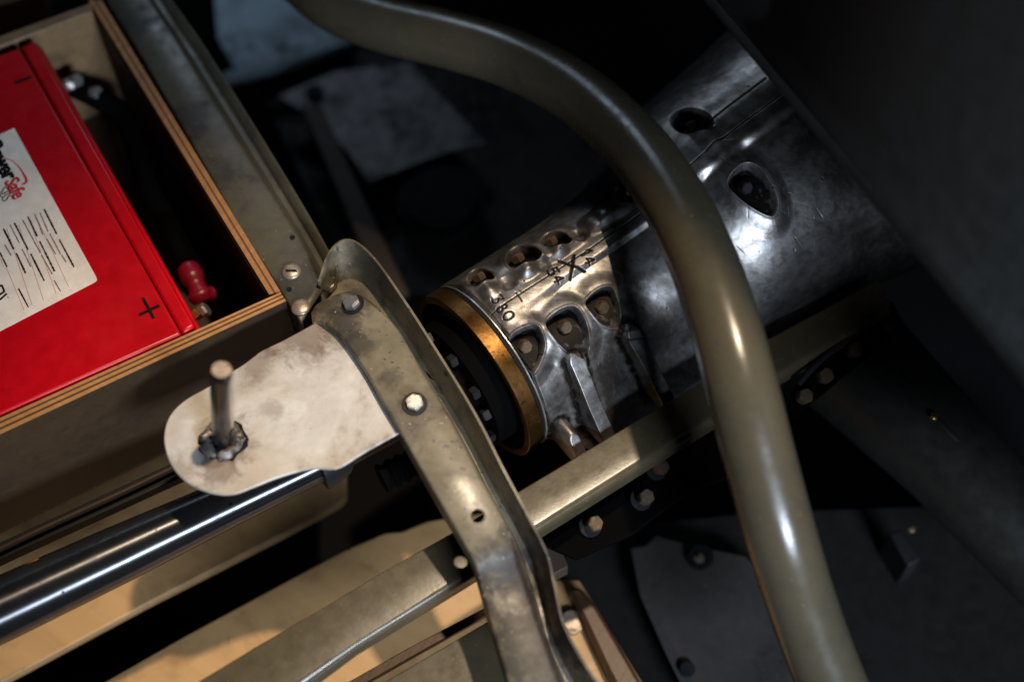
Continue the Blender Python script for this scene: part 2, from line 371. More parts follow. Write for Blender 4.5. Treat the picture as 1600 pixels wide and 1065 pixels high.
def polydist(pts, m=.02):
    pts = [np.array(p) for p in pts]; arr = np.array(pts); lo = arr.min(0) - m; hi = arr.max(0) + m
    i0, i1 = np.searchsorted(sg, [lo[0], hi[0]]); j0, j1 = np.searchsorted(fg * .078, [lo[1], hi[1]])
    x, y = S[i0:i1, j0:j1], A[i0:i1, j0:j1]; d = np.full(x.shape, 1e9)
    for a, b in zip(pts[:-1], pts[1:]):
        e = b - a; wx, wy = x - a[0], y - a[1]; t = np.clip((wx * e[0] + wy * e[1]) / (e @ e + 1e-15), 0, 1)
        d = np.minimum(d, (wx - e[0] * t) ** 2 + (wy - e[1] * t) ** 2)
    return (slice(i0, i1), slice(j0, j1)), np.sqrt(d)
rng = np.random.default_rng(3)
def lump(n, amp):                                    # slow random unevenness of a sand casting
    g = rng.normal(size=(n, n)); xi = np.linspace(0, n - 1.001, S.shape[0]); yi = np.linspace(0, n - 1.001, S.shape[1])
    x0 = xi.astype(int); y0 = yi.astype(int); tx = (xi - x0); ty = (yi - y0); tx = tx * tx * (3 - 2 * tx); ty = ty * ty * (3 - 2 * ty)
    a = g[np.ix_(x0, y0)] * (1 - ty) + g[np.ix_(x0, y0 + 1)] * ty; b = g[np.ix_(x0 + 1, y0)] * (1 - ty) + g[np.ix_(x0 + 1, y0 + 1)] * ty
    return amp * (a * (1 - tx)[:, None] + b * tx[:, None])
H += lump(9, .0003) + lump(24, .00008) + lump(70, .00003)
# seam flange: a flat raised band along the top, with a scribed joint line
seamA = lambda s: 0.0 * s
_w = sstep(S, .03, .075)
band = np.where(A > 0, 1 - sstep(A, .0075 - .001 * _w, .024 - .0115 * _w), 1 - sstep(-A, .010, .026))
H += .0038 * band * sstep(S, .0, .012)
# bosses and pockets of the clamp bolts
def pocket(px_pts, tip_top, tip_bot, depth, rim, swell, push=.0):
    pts = closed_catmull([loc(*p) for p in px_pts], 6); (i, d) = sdf(pts)
    a = loc(*tip_top); b = loc(*tip_bot); e = b - a; L = np.linalg.norm(e); e /= L
    t = np.clip(((S[i] - a[0]) * e[0] + (A[i] - a[1]) * e[1]) / L, 0, 1)
    H[i] += swell * (1 - sstep(d, .000, .016)) + .0010 * np.exp(-((d - .0007) / .0010) ** 2)
    H[i] -= (depth * (1 - .86 * t ** .8)) * (1 - sstep(d, -.0019, .0002))
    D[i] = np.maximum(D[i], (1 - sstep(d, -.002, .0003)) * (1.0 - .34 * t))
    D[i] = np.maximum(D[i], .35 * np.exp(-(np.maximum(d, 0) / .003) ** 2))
pocket([(789, 539), (806, 520), (832, 511), (842, 524), (846, 548), (829, 582), (808, 572), (793, 553)], (806, 518), (828, 580), .017, 0, .0050)
pocket([(849, 509), (868, 489), (893, 481), (908, 500), (916, 532), (906, 560), (880, 546), (860, 527)], (868, 488), (905, 559), .019, 0, .0056)
pocket([(912, 475), (930, 456), (952, 450), (961, 468), (965, 490), (960, 510), (940, 508), (922, 492)], (930, 456), (958, 508), .016, 0, .0046)
pocket([(1136, 288), (1150, 266), (1173, 258), (1193, 278), (1209, 313), (1202, 337), (1178, 330), (1152, 312)], (1152, 266), (1203, 336), .022, 0, .0055)
# dished flanks between seam and bosses
def dent(px, r, depth):
    c = loc(*px); q = ((S - c[0]) ** 2 + (A - c[1]) ** 2) / r ** 2; np.subtract(H, depth * np.exp(-q), out=H)
for px, r, dp in (((845, 500), .006, .0016), ((905, 466), .008, .0028), ((985, 420), .016, .003), ((800, 508), .005, .0010), ((1165, 238), .010, .005), ((1115, 285), .012, .006), ((1010, 470), .02, .003)):
    dent(px, r, dp)
def ridge(pts, w0, h, flat=.55, m=.03, add=True):
    i, d = polydist([loc(*p) for p in pts], m); k = h * (1 - sstep(d, w0 * flat, w0 * 1.35))
    H[i] = H[i] + k if add else np.maximum(H[i], k); return i, d
def rib(pts, w0, h):                                 # gusset ribs: straight down while the barrel curls under
    q = [loc(*p, True) for p in pts]; i, d = polydist(q, .03)
    top = h + Rs(S[i]) * (Mf(Fq[i]) - Bf(S[i], Fq[i])) * .97
    k = 1 - sstep(d, w0 * .80, w0 * 1.22); H[i] = np.where(k > 0, np.maximum(H[i], H[i] * (1 - k) + top * k), H[i])
    D[i] = np.maximum(D[i], .75 * sstep(d, w0 * .95, w0 * 1.2) * (1 - sstep(d, w0 * 1.3, w0 * 2.6)))  # darkens a band along both sides of the rib
rib([(896, 562), (908, 590), (922, 625), (936, 655), (950, 685)], .0078, .0070)
rib([(978, 517), (1000, 553), (1020, 588), (1040, 625)], .0074, .0095)
ridge([(966, 519), (992, 513)], .0045, .0045)
rib([(848, 664), (868, 705), (882, 740)], .0066, .0050)
rib([(900, 690), (915, 730)], .006, .0010)
# the other half's bosses above the seam, each carrying a nut on its far end
def boss(px, r, h):
    c = loc(*px); q = np.hypot(S - c[0], A - c[1]); np.add(H, h * (1 - sstep(q, r * .3, r * 1.5)), out=H)
def hollow(px, r, dp, dk=.55):
    c = loc(*px); q = np.hypot(S - c[0], A - c[1]); np.subtract(H, dp * (1 - sstep(q, r * .45, r * 1.25)), out=H); np.maximum(D, dk * (1 - sstep(q, r * .6, r * 1.3)), out=D)  # also darkens the floor of the hollow
Hb = H.copy()
for nx, ny, ex, ey, w0 in ((757, 447, 765, 458, .0080), (822, 424, 830, 438, .0085), (874, 396, 881, 408, .0075)):
    ridge([(nx, ny), (ex, ey)], w0, .0045, .05)
pocket([(793, 417), (797, 401), (814, 391), (834, 393), (848, 405), (838, 416), (822, 424), (806, 427)], (818, 392), (820, 427), .014, 0, .0046)
pocket([(733, 448), (736, 433), (750, 425), (766, 428), (774, 438), (764, 447), (748, 454)], (750, 425), (753, 454), .011, 0, .0036)
pocket([(847, 389), (852, 375), (868, 367), (886, 371), (895, 384), (884, 393), (864, 399)], (868, 368), (870, 398), .013, 0, .0040)
hollow((795, 446), .0075, .0035, .45); hollow((850, 421), .0070, .0030, .4)
hollow((985, 296), .012, .013, .85); boss((955, 335), .014, .008)
hollow((1080, 190), .013, .014, .95); ridge([(1088, 200), (1110, 225)], .009, .006, .15)
boss((930, 352), .012, .006); hollow((905, 371), .008, .005, .5)
def blur(a, n):
    k = np.ones(n) / n; p = n // 2
    a = np.apply_along_axis(lambda v: np.convolve(np.pad(v, p, 'edge'), k, 'valid'), 0, a)
    return np.apply_along_axis(lambda v: np.convolve(np.pad(v, p, 'edge'), k, 'valid'), 1, a)
_k = (1 - sstep(np.abs(A), .0045, .0115)) * sstep(S, .006, .016) * (1 - .75 * sstep(S, .17, .2))
H = H * (1 - _k) + (.0040 + lump(30, .00010)) * _k
# joint line, tick marks and hand stamped figures
def groove(px, wd, dp, dk, m=.004):
    i, d = polydist([loc(*p) for p in px], m); k = 1 - sstep(d, wd * .45, wd); H[i] -= dp * k; D[i] = np.maximum(D[i], dk * k)
seam = [np.array([s, 0.0]) for s in np.linspace(.0015, S_END - .118, 60)]
i, d = polydist(seam, .003); k = 1 - sstep(d, .0003, .0007); H[i] -= .0007 * k; D[i] = np.maximum(D[i], .9 * k)
i, d = polydist([np.array([S_END - .21, -.0135]), np.array([S_END - .125, -.0135])], .003); k = 1 - sstep(d, .0003, .0008); H[i] -= .0008 * k; D[i] = np.maximum(D[i], .9 * k)
ZX = lambda x, y: (740 + x / 5.604, 370 + y / 5.604)
GL = {'3': [[(.1, 1), (.88, 1), (.42, .60), (.72, .56), (.92, .36), (.78, .08), (.45, 0), (.08, .13)]],
      '8': [[(.5 + .24 * math.sin(a), .76 + .23 * math.cos(a)) for a in np.linspace(0, 6.283, 14)], [(.5 + .33 * math.sin(a), .27 + .27 * math.cos(a)) for a in np.linspace(0, 6.283, 14)]],
      '0': [[(.5 + .42 * math.sin(a), .5 + .5 * math.cos(a)) for a in np.linspace(0, 6.283, 18)]],
      '5': [[(.88, 1), (.25, 1), (.2, .58), (.55, .63), (.86, .42), (.80, .12), (.45, 0), (.08, .1)]],
      '4': [[(.62, 0), (.62, 1), (.08, .32), (.95, .32)]],
      '1': [[(.25, .72), (.55, 1), (.55, 0)]]}
def glyph(ch, c, rv, uv, wd=.00075):
    for st in GL[ch]:
        groove([ZX(c[0] + (x - .5) * rv[0] + (y - .5) * uv[0], c[1] + (x - .5) * rv[1] + (y - .5) * uv[1]) for x, y in st], wd, .0011, 1.0)
RV, UV = (36, 54), (84, -46)
glyph('3', (207, 566), RV, UV); glyph('8', (246, 640), RV, UV); glyph('0', (302, 704), (42, 60), (84, -44))
glyph('5', (692, 322), (40, 60), (80, -42), .0009); glyph('4', (742, 386), (38, 56), (80, -40), .0009)
glyph('1', (985, 158), (40, 60), (88, -44), .0010); glyph('4', (1015, 222), (34, 52), (76, -38), .0009)
groove([ZX(752, 238), ZX(850, 268), ZX(968, 302)], .0016, .0014, 1.0); groove([ZX(876, 182), ZX(862, 270), ZX(843, 372)], .0015, .0014, 1.0)
groove([ZX(368, 508), ZX(420, 578)], .0006, .0006, .9); groove([ZX(388, 480), ZX(425, 510)], .0005, .0005, .7)
groove([(975, 357), (981, 363)], .0006, .0006, .9)
# small pits and scratches of use
for _ in range(70):
    c = (rng.uniform(.005, S_END - .01), rng.uniform(-.03, .10)); r = rng.uniform(.00025, .0009); ii = int(c[0] / ds); jj = int((c[1] / .078 - fg[0]) / (ds / .078)); k = 4
    sl = (slice(max(0, ii - k), ii + k), slice(max(0, jj - k), jj + k)); q = np.hypot(S[sl] - c[0], A[sl] - c[1]); kk = 1 - sstep(q, r * .5, r * 1.2); H[sl] -= .0004 * kk; D[sl] = np.maximum(D[sl], .8 * kk)
for _ in range(26):
    c = np.array([rng.uniform(.02, S_END - .02), rng.uniform(.0, .09)]); a = rng.uniform(0, 6.28); L = rng.uniform(.003, .012)
    i, d = polydist([c, c + L * np.array([math.cos(a), math.sin(a)])], .002); k = 1 - sstep(d, .0001, .0004); H[i] -= .00025 * k; D[i] = np.maximum(D[i], .5 * k)
# rounded left edge
H -= .0025 * (1 - sstep(S, 0, .0035)) ** 2
ns, nf = S.shape
Vt = surf(S, Fq, H).reshape(-1, 3)
idx = np.arange(ns * nf).reshape(ns, nf)
Fc = np.stack([idx[:-1, :-1], idx[:-1, 1:], idx[1:, 1:], idx[1:, :-1]], -1).reshape(-1, 4)
me = bpy.data.meshes.new('housing'); me.vertices.add(len(Vt)); me.vertices.foreach_set('co', Vt.ravel())
me.loops.add(Fc.size); me.loops.foreach_set('vertex_index', Fc.ravel().astype(np.int32))
me.polygons.add(len(Fc)); me.polygons.foreach_set('loop_start', np.arange(0, Fc.size, 4, dtype=np.int32)); me.polygons.foreach_set('loop_total', np.full(len(Fc), 4, dtype=np.int32))
me.update(calc_edges=True); smooth(me)
at = me.attributes.new('grime_dark', 'FLOAT', 'POINT'); at.data.foreach_set('value', D.ravel().astype(np.float32))
at2 = me.attributes.new('polish', 'FLOAT', 'POINT'); at2.data.foreach_set('value', sstep(S, .19, .27).ravel().astype(np.float32))
def alu():
    m, t, b = nt('polished_cast_aluminium'); g = G(t); tc = g.n('ShaderNodeTexCoord').outputs['Object']
    gr = g.n('ShaderNodeAttribute', attribute_name='grime_dark').outputs['Fac']
    n1 = g.noise(tc, 40, 8, .68, .4); n2 = g.noise(tc, 620, 6, .7); n3 = g.noise(tc, 130, 6, .6)
    brush = g.noise(g.stretch(tc, (60, 900, 200), (0, 0, -.62)), 1, 3, .6)
    c = g.mix(g.ramp(n1, .35, .7), (.40, .38, .368), (.15, .138, .13))
    c = g.mix(g.math('MULTIPLY', g.ramp(n3, .46, .68), .75), c, (.13, .112, .098))
    c = g.mix(g.math('MULTIPLY', g.ramp(g.noise(tc, 18, 7, .7, .6), .46, .62), .8), c, (.075, .064, .056))
    c = g.mix(g.ramp(n2, .66, .72), c, (.05, .045, .04))
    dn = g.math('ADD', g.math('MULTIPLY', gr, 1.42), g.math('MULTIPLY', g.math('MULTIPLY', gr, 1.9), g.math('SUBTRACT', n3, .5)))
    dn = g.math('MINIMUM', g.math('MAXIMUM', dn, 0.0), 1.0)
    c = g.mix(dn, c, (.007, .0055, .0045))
    g.l(c, b.inputs['Base Color'])
    g.l(g.math('MULTIPLY', g.math('SUBTRACT', 1.0, g.math('MULTIPLY', dn, .8)), .93), b.inputs['Metallic'])
    r = g.math('ADD', .33, g.math('MULTIPLY', n1, .18)); r = g.math('ADD', r, g.math('MULTIPLY', g.math('SUBTRACT', brush, .5), .16)); r = g.math('ADD', r, g.math('MULTIPLY', dn, .10))
    po = g.n('ShaderNodeAttribute', attribute_name='polish').outputs['Fac']; r = g.math('SUBTRACT', r, g.math('MULTIPLY', po, .06))
    g.l(g.math('SUBTRACT', .5, g.math('MULTIPLY', dn, .40)), b.inputs['Specular IOR Level']); g.l(r, b.inputs['Roughness'])
    bp = g.n('ShaderNodeBump', i_Strength=.26, i_Distance=.0006); g.l(g.math('ADD', g.math('MULTIPLY', n2, .6), g.math('ADD', g.math('MULTIPLY', n3, .9), g.math('MULTIPLY', brush, .5))), bp.inputs['Height']); g.l(bp.outputs[0], b.inputs['Normal'])
    return m
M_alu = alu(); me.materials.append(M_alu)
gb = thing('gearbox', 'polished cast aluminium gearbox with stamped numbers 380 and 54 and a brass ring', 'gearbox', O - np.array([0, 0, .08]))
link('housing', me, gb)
# end flange and underside of the barrel
lathe('inner_drum', O, U, [(.001, R0 - .034), (S_END * .45, R0 - .034), (S_END - .003, R0 - .01)], M_dark, gb)
lathe('brass_ring', O, U, [(-.0208, R0 - .0075), (-.0208, R0 - .0015), (-.0201, R0 - .0006), (-.0062, R0 - .0006), (-.0054, R0 - .0014), (-.0054, R0 - .0075)], M_brass, gb, close=True, seg=160)
lathe('gasket_ring', O, U, [(-.0052, R0 - .008), (-.0052, R0 - .0030), (-.0045, R0 - .0022), (-.0028, R0 - .0022), (-.0022, R0 - .0030), (-.0020, R0 - .0050), (.0015, R0 - .0052), (.0015, R0 - .008)], M_black, gb, close=True, seg=160)
lathe('clamp_ring', O, U, [(-.0021, R0 - .007), (-.0019, R0 - .0014), (-.0014, R0 - .0008), (-.0006, R0 - .0008), (-.0001, R0 - .0014), (.0001, R0 - .007)], M_steel, gb, close=True, seg=160)
# coupling drum behind the ring
lathe('coupling_drum', O, U, [(-.10, .026), (-.10, .034), (-.074, .036), (-.072, .052), (-.060, .053), (-.058, .046), (-.040, .046), (-.038, .0625), (-.0235, .0635), (-.0170, .0635), (-.0170, .03)], M_black_shade, gb, seg=96)
lathe('coupling_lip', O, U, [(-.071, .0515), (-.071, .0535), (-.066, .0540), (-.0655, .0515)], M_shaft, gb, close=True, seg=120)
hexs = bolt_mesh('bolt', .0062, .0075); sq = bolt_mesh('bolt', .0060, .0070, 4)
hexs.materials.append(M_oilnut); sq.materials.append(M_oilnut); sqd = bolt_mesh('bolt', .0060, .0070, 4); sqd.materials.append(M_dark)
for ang in (-38, 2, 38, 62, 96):
    a = rad(ang); put('coupling_bolt', sqd, O + U * -.0390 + .0552 * (math.cos(a) * Zv - math.sin(a) * Nn), -U, gb, None, ang)
hexd = bolt_mesh('bolt', .0062, .0075); hexd.materials.append(M_dark)
def put_bolt(px, me_, lift, tilt=.75, spin=0.0):
    s, f = hit(*px); n = math.cos(f) * Zv - math.sin(f) * Nn; side = -Nn if f > 0 else Nn
    ax = n * (1 - tilt) + side * tilt; ax = Vector(ax).normalized()
    r = Rs(s) + lift
    return put('bolt', me_, O + s * U + r * n, ax, gb, None, spin)
put_bolt((820, 537), hexs, -.0065, .50, .3); put_bolt((883, 507), hexs, -.0065, .50, .2); put_bolt((941, 477), hexs, -.0060, .50, .1); put_bolt((1166, 287), hexd, -.0080, .50, .2)
for px, l in (((751, 437), -.001), ((812, 409), .000), ((864, 384), .001), ((990, 300), -.004), ((1082, 193), -.006)):
    put_bolt(px, sq, l, .45, .5)

# ------------------------------------------------------------------ pressed steel strips with a turned lip
def station_strip(name, st, mat, parent, n=6, drop=.018, groove=.036, lip_up=.037, thick=.0022, side=.022):
    cols = [[], [], []]; zs = []
    L = catmull([(a[0], a[1], a[6]) for a in st], n); F_ = catmull([(a[2], a[3], a[6]) for a in st], n); E = catmull([(a[4], a[5], a[6]) for a in st], n)
    V = []; m = 11
    for l, f, e in zip(L, F_, E):
        z = l[2]; pl, pf = P(l[0], l[1], z), P(f[0], f[1], z)
        pe = P(e[0], e[1], z - groove + lip_up)
        ax = pf - pl; wdt = np.linalg.norm(ax); ax /= wdt
        dn = np.array([0, 0, -1.0])
        b = .0022
        row = [pl + dn * side - ax * .0005, pl + dn * b - ax * .0002, pl + ax * b * .3 + dn * b * .3, pl + ax * b, pl + ax * (wdt * .5) + Zv * .0006, pf - ax * b, pf - ax * b * .25 + dn * b * .3, pf + dn * b + ax * b * .25]
        q = pf + (pe - pf) * .45; q[2] = z - groove; row.append(q)
        q2 = pf + (pe - pf) * .70; q2[2] = z - groove - .0005; row.append(q2)
        row.append(pe)
        V += row
    k = len(L); F = [(i * m + j, i * m + j + 1, (i + 1) * m + j + 1, (i + 1) * m + j) for i in range(k - 1) for j in range(m - 1)]
    o = mesh(name, V, F, mat, parent, sm=38, solid=thick)
    return o
def xy_mid(px, py, z): return P(px, py, z)

hoop = thing('hoop_bracket', 'olive painted pressed steel hoop bracket arching over the coupling left of the brass ring', 'bracket', P(700, 740, .0))
HS = [(490, 515, 486, 488, 500, 440, .078), (493, 503, 498, 472, 518, 392, .082), (508, 507, 537, 457, 545, 375, .086), (531, 523, 577, 471, 583, 404, .089), (569, 575, 620, 512, 634, 476, .090),
      (597, 625, 658, 578, 674, 538, .090), (625, 673, 692, 634, 722, 615, .089), (657, 730, 723, 693, 752, 668, .087), (689, 785, 752, 748, 783, 730, .084), (734, 864, 796, 830, 828, 815, .072),
      (748, 905, 809, 882, 853, 866, .060), (760, 950, 822, 920, 864, 912, .052), (778, 1010, 846, 990, 880, 978, .050), (794, 1065, 868, 1052, 917, 1045, .046), (812, 1125, 890, 1110, 957, 1104, .040)]
ch = station_strip('pressed_channel', HS, M_olive, hoop, 6)
hx = bolt_mesh('bolt', .0078, .006); hx.materials.append(M_steel)
ws = disc_mesh('washer', .0105, .0016); ws.materials.append(M_dark)
for px, z, t, sp in (((551, 477), .0875, (-.25, .12, 1), .3), ((648, 632), .0895, (.02, -.1, 1), .1)):
    bo = put('bolt', hx, P(*px, z) + np.array([0, 0, .001]), t, hoop, None, sp); put('washer', ws, P(*px, z) + np.array([0, 0, .0006]), t, bo)
def drill(ob, pos, axis, r):                         # a real round hole through a sheet part
    bm = bmesh.new(); bmesh.ops.create_cone(bm, cap_ends=True, segments=28, radius1=r, radius2=r, depth=.03)
    cm = bpy.data.meshes.new('cutter'); bm.to_mesh(cm); bm.free(); co = bpy.data.objects.new('cutter', cm); COL.objects.link(co)
    co.matrix_world = Matrix.Translation(Vector(pos)) @ Vector(axis).to_track_quat('Z', 'Y').to_matrix().to_4x4()
    m = ob.modifiers.new('cut', 'BOOLEAN'); m.object = co; m.operation = 'DIFFERENCE'; m.solver = 'EXACT'
    dg = bpy.context.evaluated_depsgraph_get(); dg.update()
    nm = bpy.data.meshes.new_from_object(ob.evaluated_get(dg)); ob.modifiers.clear(); ob.data = nm; bpy.data.objects.remove(co); smooth(nm, 40)
drill(ch, P(746, 806, .0785), (0, -.2, 1), .0056)
rim = lathe('hole_rim', P(746, 806, .0785), (0, -.2, 1), [(0, .0053), (.0009, .0055), (.0009, .0064), (0, .0068)], M_olive, hoop, 24, close=True)
put('bolt_hole', disc_mesh('bolt_hole', .003, .0006, 16), P(700, 583, .0835), (0, -.2, 1), hoop, M_black)

beam = thing('cross_beam', 'olive channel beam running down beside the plywood box to the hoop', 'beam', P(340, 230, .0))
CS = [(110, -115, 165, -120, 200, -120, .070), (161, -10, 222, -20, 258, -12, .070), (210, 68, 268, 50, 308, 60, .070), (293, 210, 345, 175, 387, 184, .070), (379, 361, 432, 315, 464, 310, .070), (425, 432, 474, 384, 502, 376, .070), (470, 505, 505, 450, 528, 425, .070)]
station_strip('channel', CS, M_cross, beam, 6, side=.03, groove=.020, lip_up=.016)
ss = bpy.data.meshes.new('slotted_screw'); bm = bmesh.new()
bmesh.ops.create_uvsphere(bm, u_segments=20, v_segments=10, radius=.0088); bmesh.ops.scale(bm, vec=(1, 1, .38), verts=bm.verts); bm.to_mesh(ss); bm.free(); smooth(ss); ss.materials.append(M_nut)
sc1 = put('slotted_screw', ss, P(455, 424, .0705), (0, 0, 1), beam)
slot = prism('slot', [P(447, 424, .0742), P(446, 421, .0742), P(463, 421, .0742), P(464, 424, .0742)], .001, M_black, sc1)
for px in ((457, 371), (452, 452)):
    put('rivet_hole', disc_mesh('rivet_hole', .0024, .0005, 14), P(*px, .0706), (0, 0, 1), beam, M_black)
put('rivet', ss.copy(), P(470, 480, .0705), (0, 0, 1), beam)

# ------------------------------------------------------------------ lever plate with welded pin
ZP = .079
pl = thing('lever_plate', 'stained bare steel plate with rounded end and an upright welded pin', 'plate', P(346, 690, ZP))
out = [(566, 545), (530, 508), (516, 497), (500, 500), (470, 516), (438, 533), (409, 547), (394, 558), (378, 570), (360, 581), (338, 595), (319, 607), (297, 619), (278, 633), (264, 650), (257, 670), (256, 692), (263, 718), (274, 736), (288, 750), (308, 762), (338, 771), (366, 771), (394, 761), (432, 746), (473, 734), (498, 731), (524, 732), (545, 722), (565, 709), (622, 677), (650, 665)]
prism('plate', poly([tuple(q) for q in closed_catmull(out, 3)], ZP), .0035, M_plate, pl, bevel=.0012)
pb, pt = P(348, 688, ZP), P(346, 577, ZP + .112)
put('pin_end', disc_mesh('pin_end', .0076, .0012), pt - (pt - pb) / np.linalg.norm(pt - pb) * .0009, pt - pb, pl, M_nut)
tube('pin', [pb + (pt - pb) * t for t in (0, .3, .6, .9, .97, 1.0)], [.0090, .0090, .0090, .0090, .0087, .0078], M_shaft, pl, 28)
wl = [pb + np.array([.0135 * math.cos(a) * random.uniform(.88, 1.12), .0128 * math.sin(a) * random.uniform(.88, 1.12), .001 + random.uniform(-.0005, .001)]) for a in np.linspace(0, 6.283, 30)[:-1]]
wl.append(wl[0])
tube('weld_bead', wl, [random.uniform(.0042, .0060) for _ in wl[:-1]] + [.005], M_weld, pl, 10, False, .0006)
wr = [pb + np.array([.0185 * math.cos(a) * random.uniform(.85, 1.1), .0175 * math.sin(a) * random.uniform(.85, 1.1), .0002]) for a in np.linspace(0, 6.283, 30)[:-1]]
wr.append(wr[0])
tube('weld_scale', wr, [random.uniform(.0008, .0026) for _ in wr[:-1]] + [.0015], M_black, pl, 8, False, .0006)

# ------------------------------------------------------------------ drive shaft, control rod
sh = thing('drive_shaft', 'glossy black tapered drive shaft running out from under the steel plate', 'shaft', P(250, 830, -.03))
c0, c1, c2, c3 = P(-260, 1063, 0), P(0, 952, 0), P(375, 780, .0), P(500, 719, .0)
c0 = c1 + (c1 - c3) * .6; sa = (c3 - c0); sl = np.linalg.norm(sa); sa /= sl
so = lathe('shaft_tube', (0, 0, 0), (0, 0, 1), [(0, .0272), (sl * .375, .0268), (sl * .60, .0246), (sl * .80, .0208), (sl, .0180)], M_turned, None, 64)
so.parent = sh; so.matrix_parent_inverse = WM(sh).inverted(); so.matrix_basis = Matrix.Translation(Vector(c0)) @ Vector(sa).to_track_quat('Z', 'Y').to_matrix().to_4x4()
cax = (c3 - c2) / np.linalg.norm(c3 - c2)
lathe('collar', P(492, 722, 0), cax, [(0, .012), (0, .0255), (.001, .0265), (.006, .0265), (.024, .0225), (.030, .0170), (.075, .0155), (.09, .0155), (.09, .01)], M_dark, sh, 64)
ye = thing('control_rod', 'dark flat control rod with an orange tape band above the drive shaft', 'rod', P(120, 830, -.05))
prism('bar', poly([(-200, 938), (330, 694), (345, 716), (-200, 966)], -.04), .012, M_dark, ye, bevel=.0015)
prism('tape_band', poly([(33, 884), (60, 871), (63, 879), (36, 892)], .018), .05, M_orange, ye, bevel=.0006)
tube('lit_edge_line', [P(-100, 905, -.03), P(60, 828, -.03), P(200, 764, -.03), P(300, 716, -.03)], .0020, M_strip, ye, 10)  # thin tube added to draw the lit top edge of the bar
hose = thing('hose_end', 'small ribbed black hose fitting beside the hoop under the steel plate', 'fitting', P(640, 735, .0))
hp = [P(596, 748, .02), P(690, 700, .02)]
tube('ribbed_hose', [hp[0] + (hp[1] - hp[0]) * t for t in np.linspace(0, 1, 25)], [.011 if (k // 2) % 2 else .0132 for k in range(25)], M_black_shade, hose, 20)

# ------------------------------------------------------------------ olive side rail and gusset with bolts
rail = thing('side_rail', 'olive box section rail crossing under the hoop and the bent tube', 'rail', P(700, 870, -.03))
ZR = .012
ru = [(120, 1178), (400, 1009), (618, 881), (712, 828), (811, 766), (980, 665), (1090, 599), (1198, 530), (1372, 436)]
rl = [(260, 1190), (468, 1065), (558, 1003), (738, 889), (834, 824), (1003, 718), (1110, 652), (1218, 580), (1392, 478)]
V = []; rows = len(ru)
for a, b in zip(ru, rl):
    pa, pbb = P(*a, ZR), P(*b, ZR - .001); ax = (pbb - pa) / np.linalg.norm(pbb - pa); r = .0075
    V += [pa - Zv * .022, pa - Zv * .0015, pa + ax * .0015, pa + ax * .02 + Zv * .0003]
    cc = pbb - ax * r * .4 - Zv * r
    for t in np.linspace(0, math.pi / 2, 7): V.append(cc + r * (math.cos(t) * Zv + math.sin(t) * ax))
    V += [cc + ax * r - Zv * .012]
m = 12; F = [(i * m + j, i * m + (j + 1) % m, (i + 1) * m + (j + 1) % m, (i + 1) * m + j) for i in range(rows - 1) for j in range(m)]
F += [tuple(range(m)), tuple((rows - 1) * m + j for j in range(m))]
mesh('box_section', V, F, M_rail, rail, sm=40)
gus = thing('gusset_plate', 'black bolted gusset plate hanging below the rail', 'plate', P(980, 800, -.06))
prism('plate', poly([(850, 850), (1105, 680), (1230, 640), (1230, 720), (1085, 760), (985, 835), (900, 872)], -.05), .006, M_black_shade, gus, bevel=.001)
hb = bolt_mesh('bolt', .0076, .010); hb.materials.append(M_oilnut)
for px in ((1030, 726), (1006, 773), (926, 815)):
    q = P(*px, -.036); put('bolt', hb, q + np.array([0, 0, -.006]), (.35, -.25, 1), gus, None, random.uniform(0, 1))
    put('washer', ws, q + np.array([-.002, .001, -.011]), (.35, -.25, 1), gus)
brk = thing('small_bracket', 'brown angle bracket on the floor edge right of the hoop', 'bracket', P(870, 880, -.1))
prism('angle', poly([(845, 850), (872, 846), (888, 884), (862, 898)], -.10), .02, M_strip, brk, bevel=.001)
trim = thing('wood_trim', 'dark stained wood trim strip along the floor edge right of the hoop', 'trim', P(950, 980, ZF))
prism('strip', poly([(888, 918), (908, 915), (935, 950), (985, 1035), (1040, 1130), (1000, 1140), (950, 1050), (915, 975)], ZF + .02), .02, M_trim, trim, bevel=.004)
plug = put('floor_plug', disc_mesh('floor_plug', .012, .006), P(893, 973, ZF) + np.array([0, 0, .0005]), (0, 0, 1), None, M_nut); tag(plug, 'round brown plug set in the tan floor beside the hoop foot', 'plug')
side = thing('side_sheet', 'olive painted sheet below the rail at the bottom edge', 'panel', P(690, 1040, -.06))
prism('sheet', poly([(600, 1065), (762, 970), (790, 1040), (830, 1140), (560, 1200), (480, 1140)], -.03), .003, M_rail, side, bevel=.001)
prism('edge_strip', poly([(548, 1062), (640, 1010), (762, 946), (766, 958), (650, 1022), (470, 1125), (450, 1120)], -.05), .006, M_trim, side, bevel=.001)

# ------------------------------------------------------------------ S bent olive tube
TB = thing('bent_tube', 'long olive S bent steel tube crossing above the gearbox', 'tube', P(1150, 560, .12))
tp = [(440, -60, .05), (520, 6, .06), (600, 38, .07), (700, 62, .085), (800, 93, .10), (895, 142, .125), (980, 216, .15), (1045, 302, .168), (1093, 395, .178), (1130, 500, .178), (1160, 610, .165), (1188, 720, .135), (1218, 830, .10), (1252, 940, .05), (1293, 1050, .0), (1350, 1180, -.06)]
tube('tube', catmull([P(a, b, z) for a, b, z in tp], 10), .0280, M_olive_clean, TB, 48)

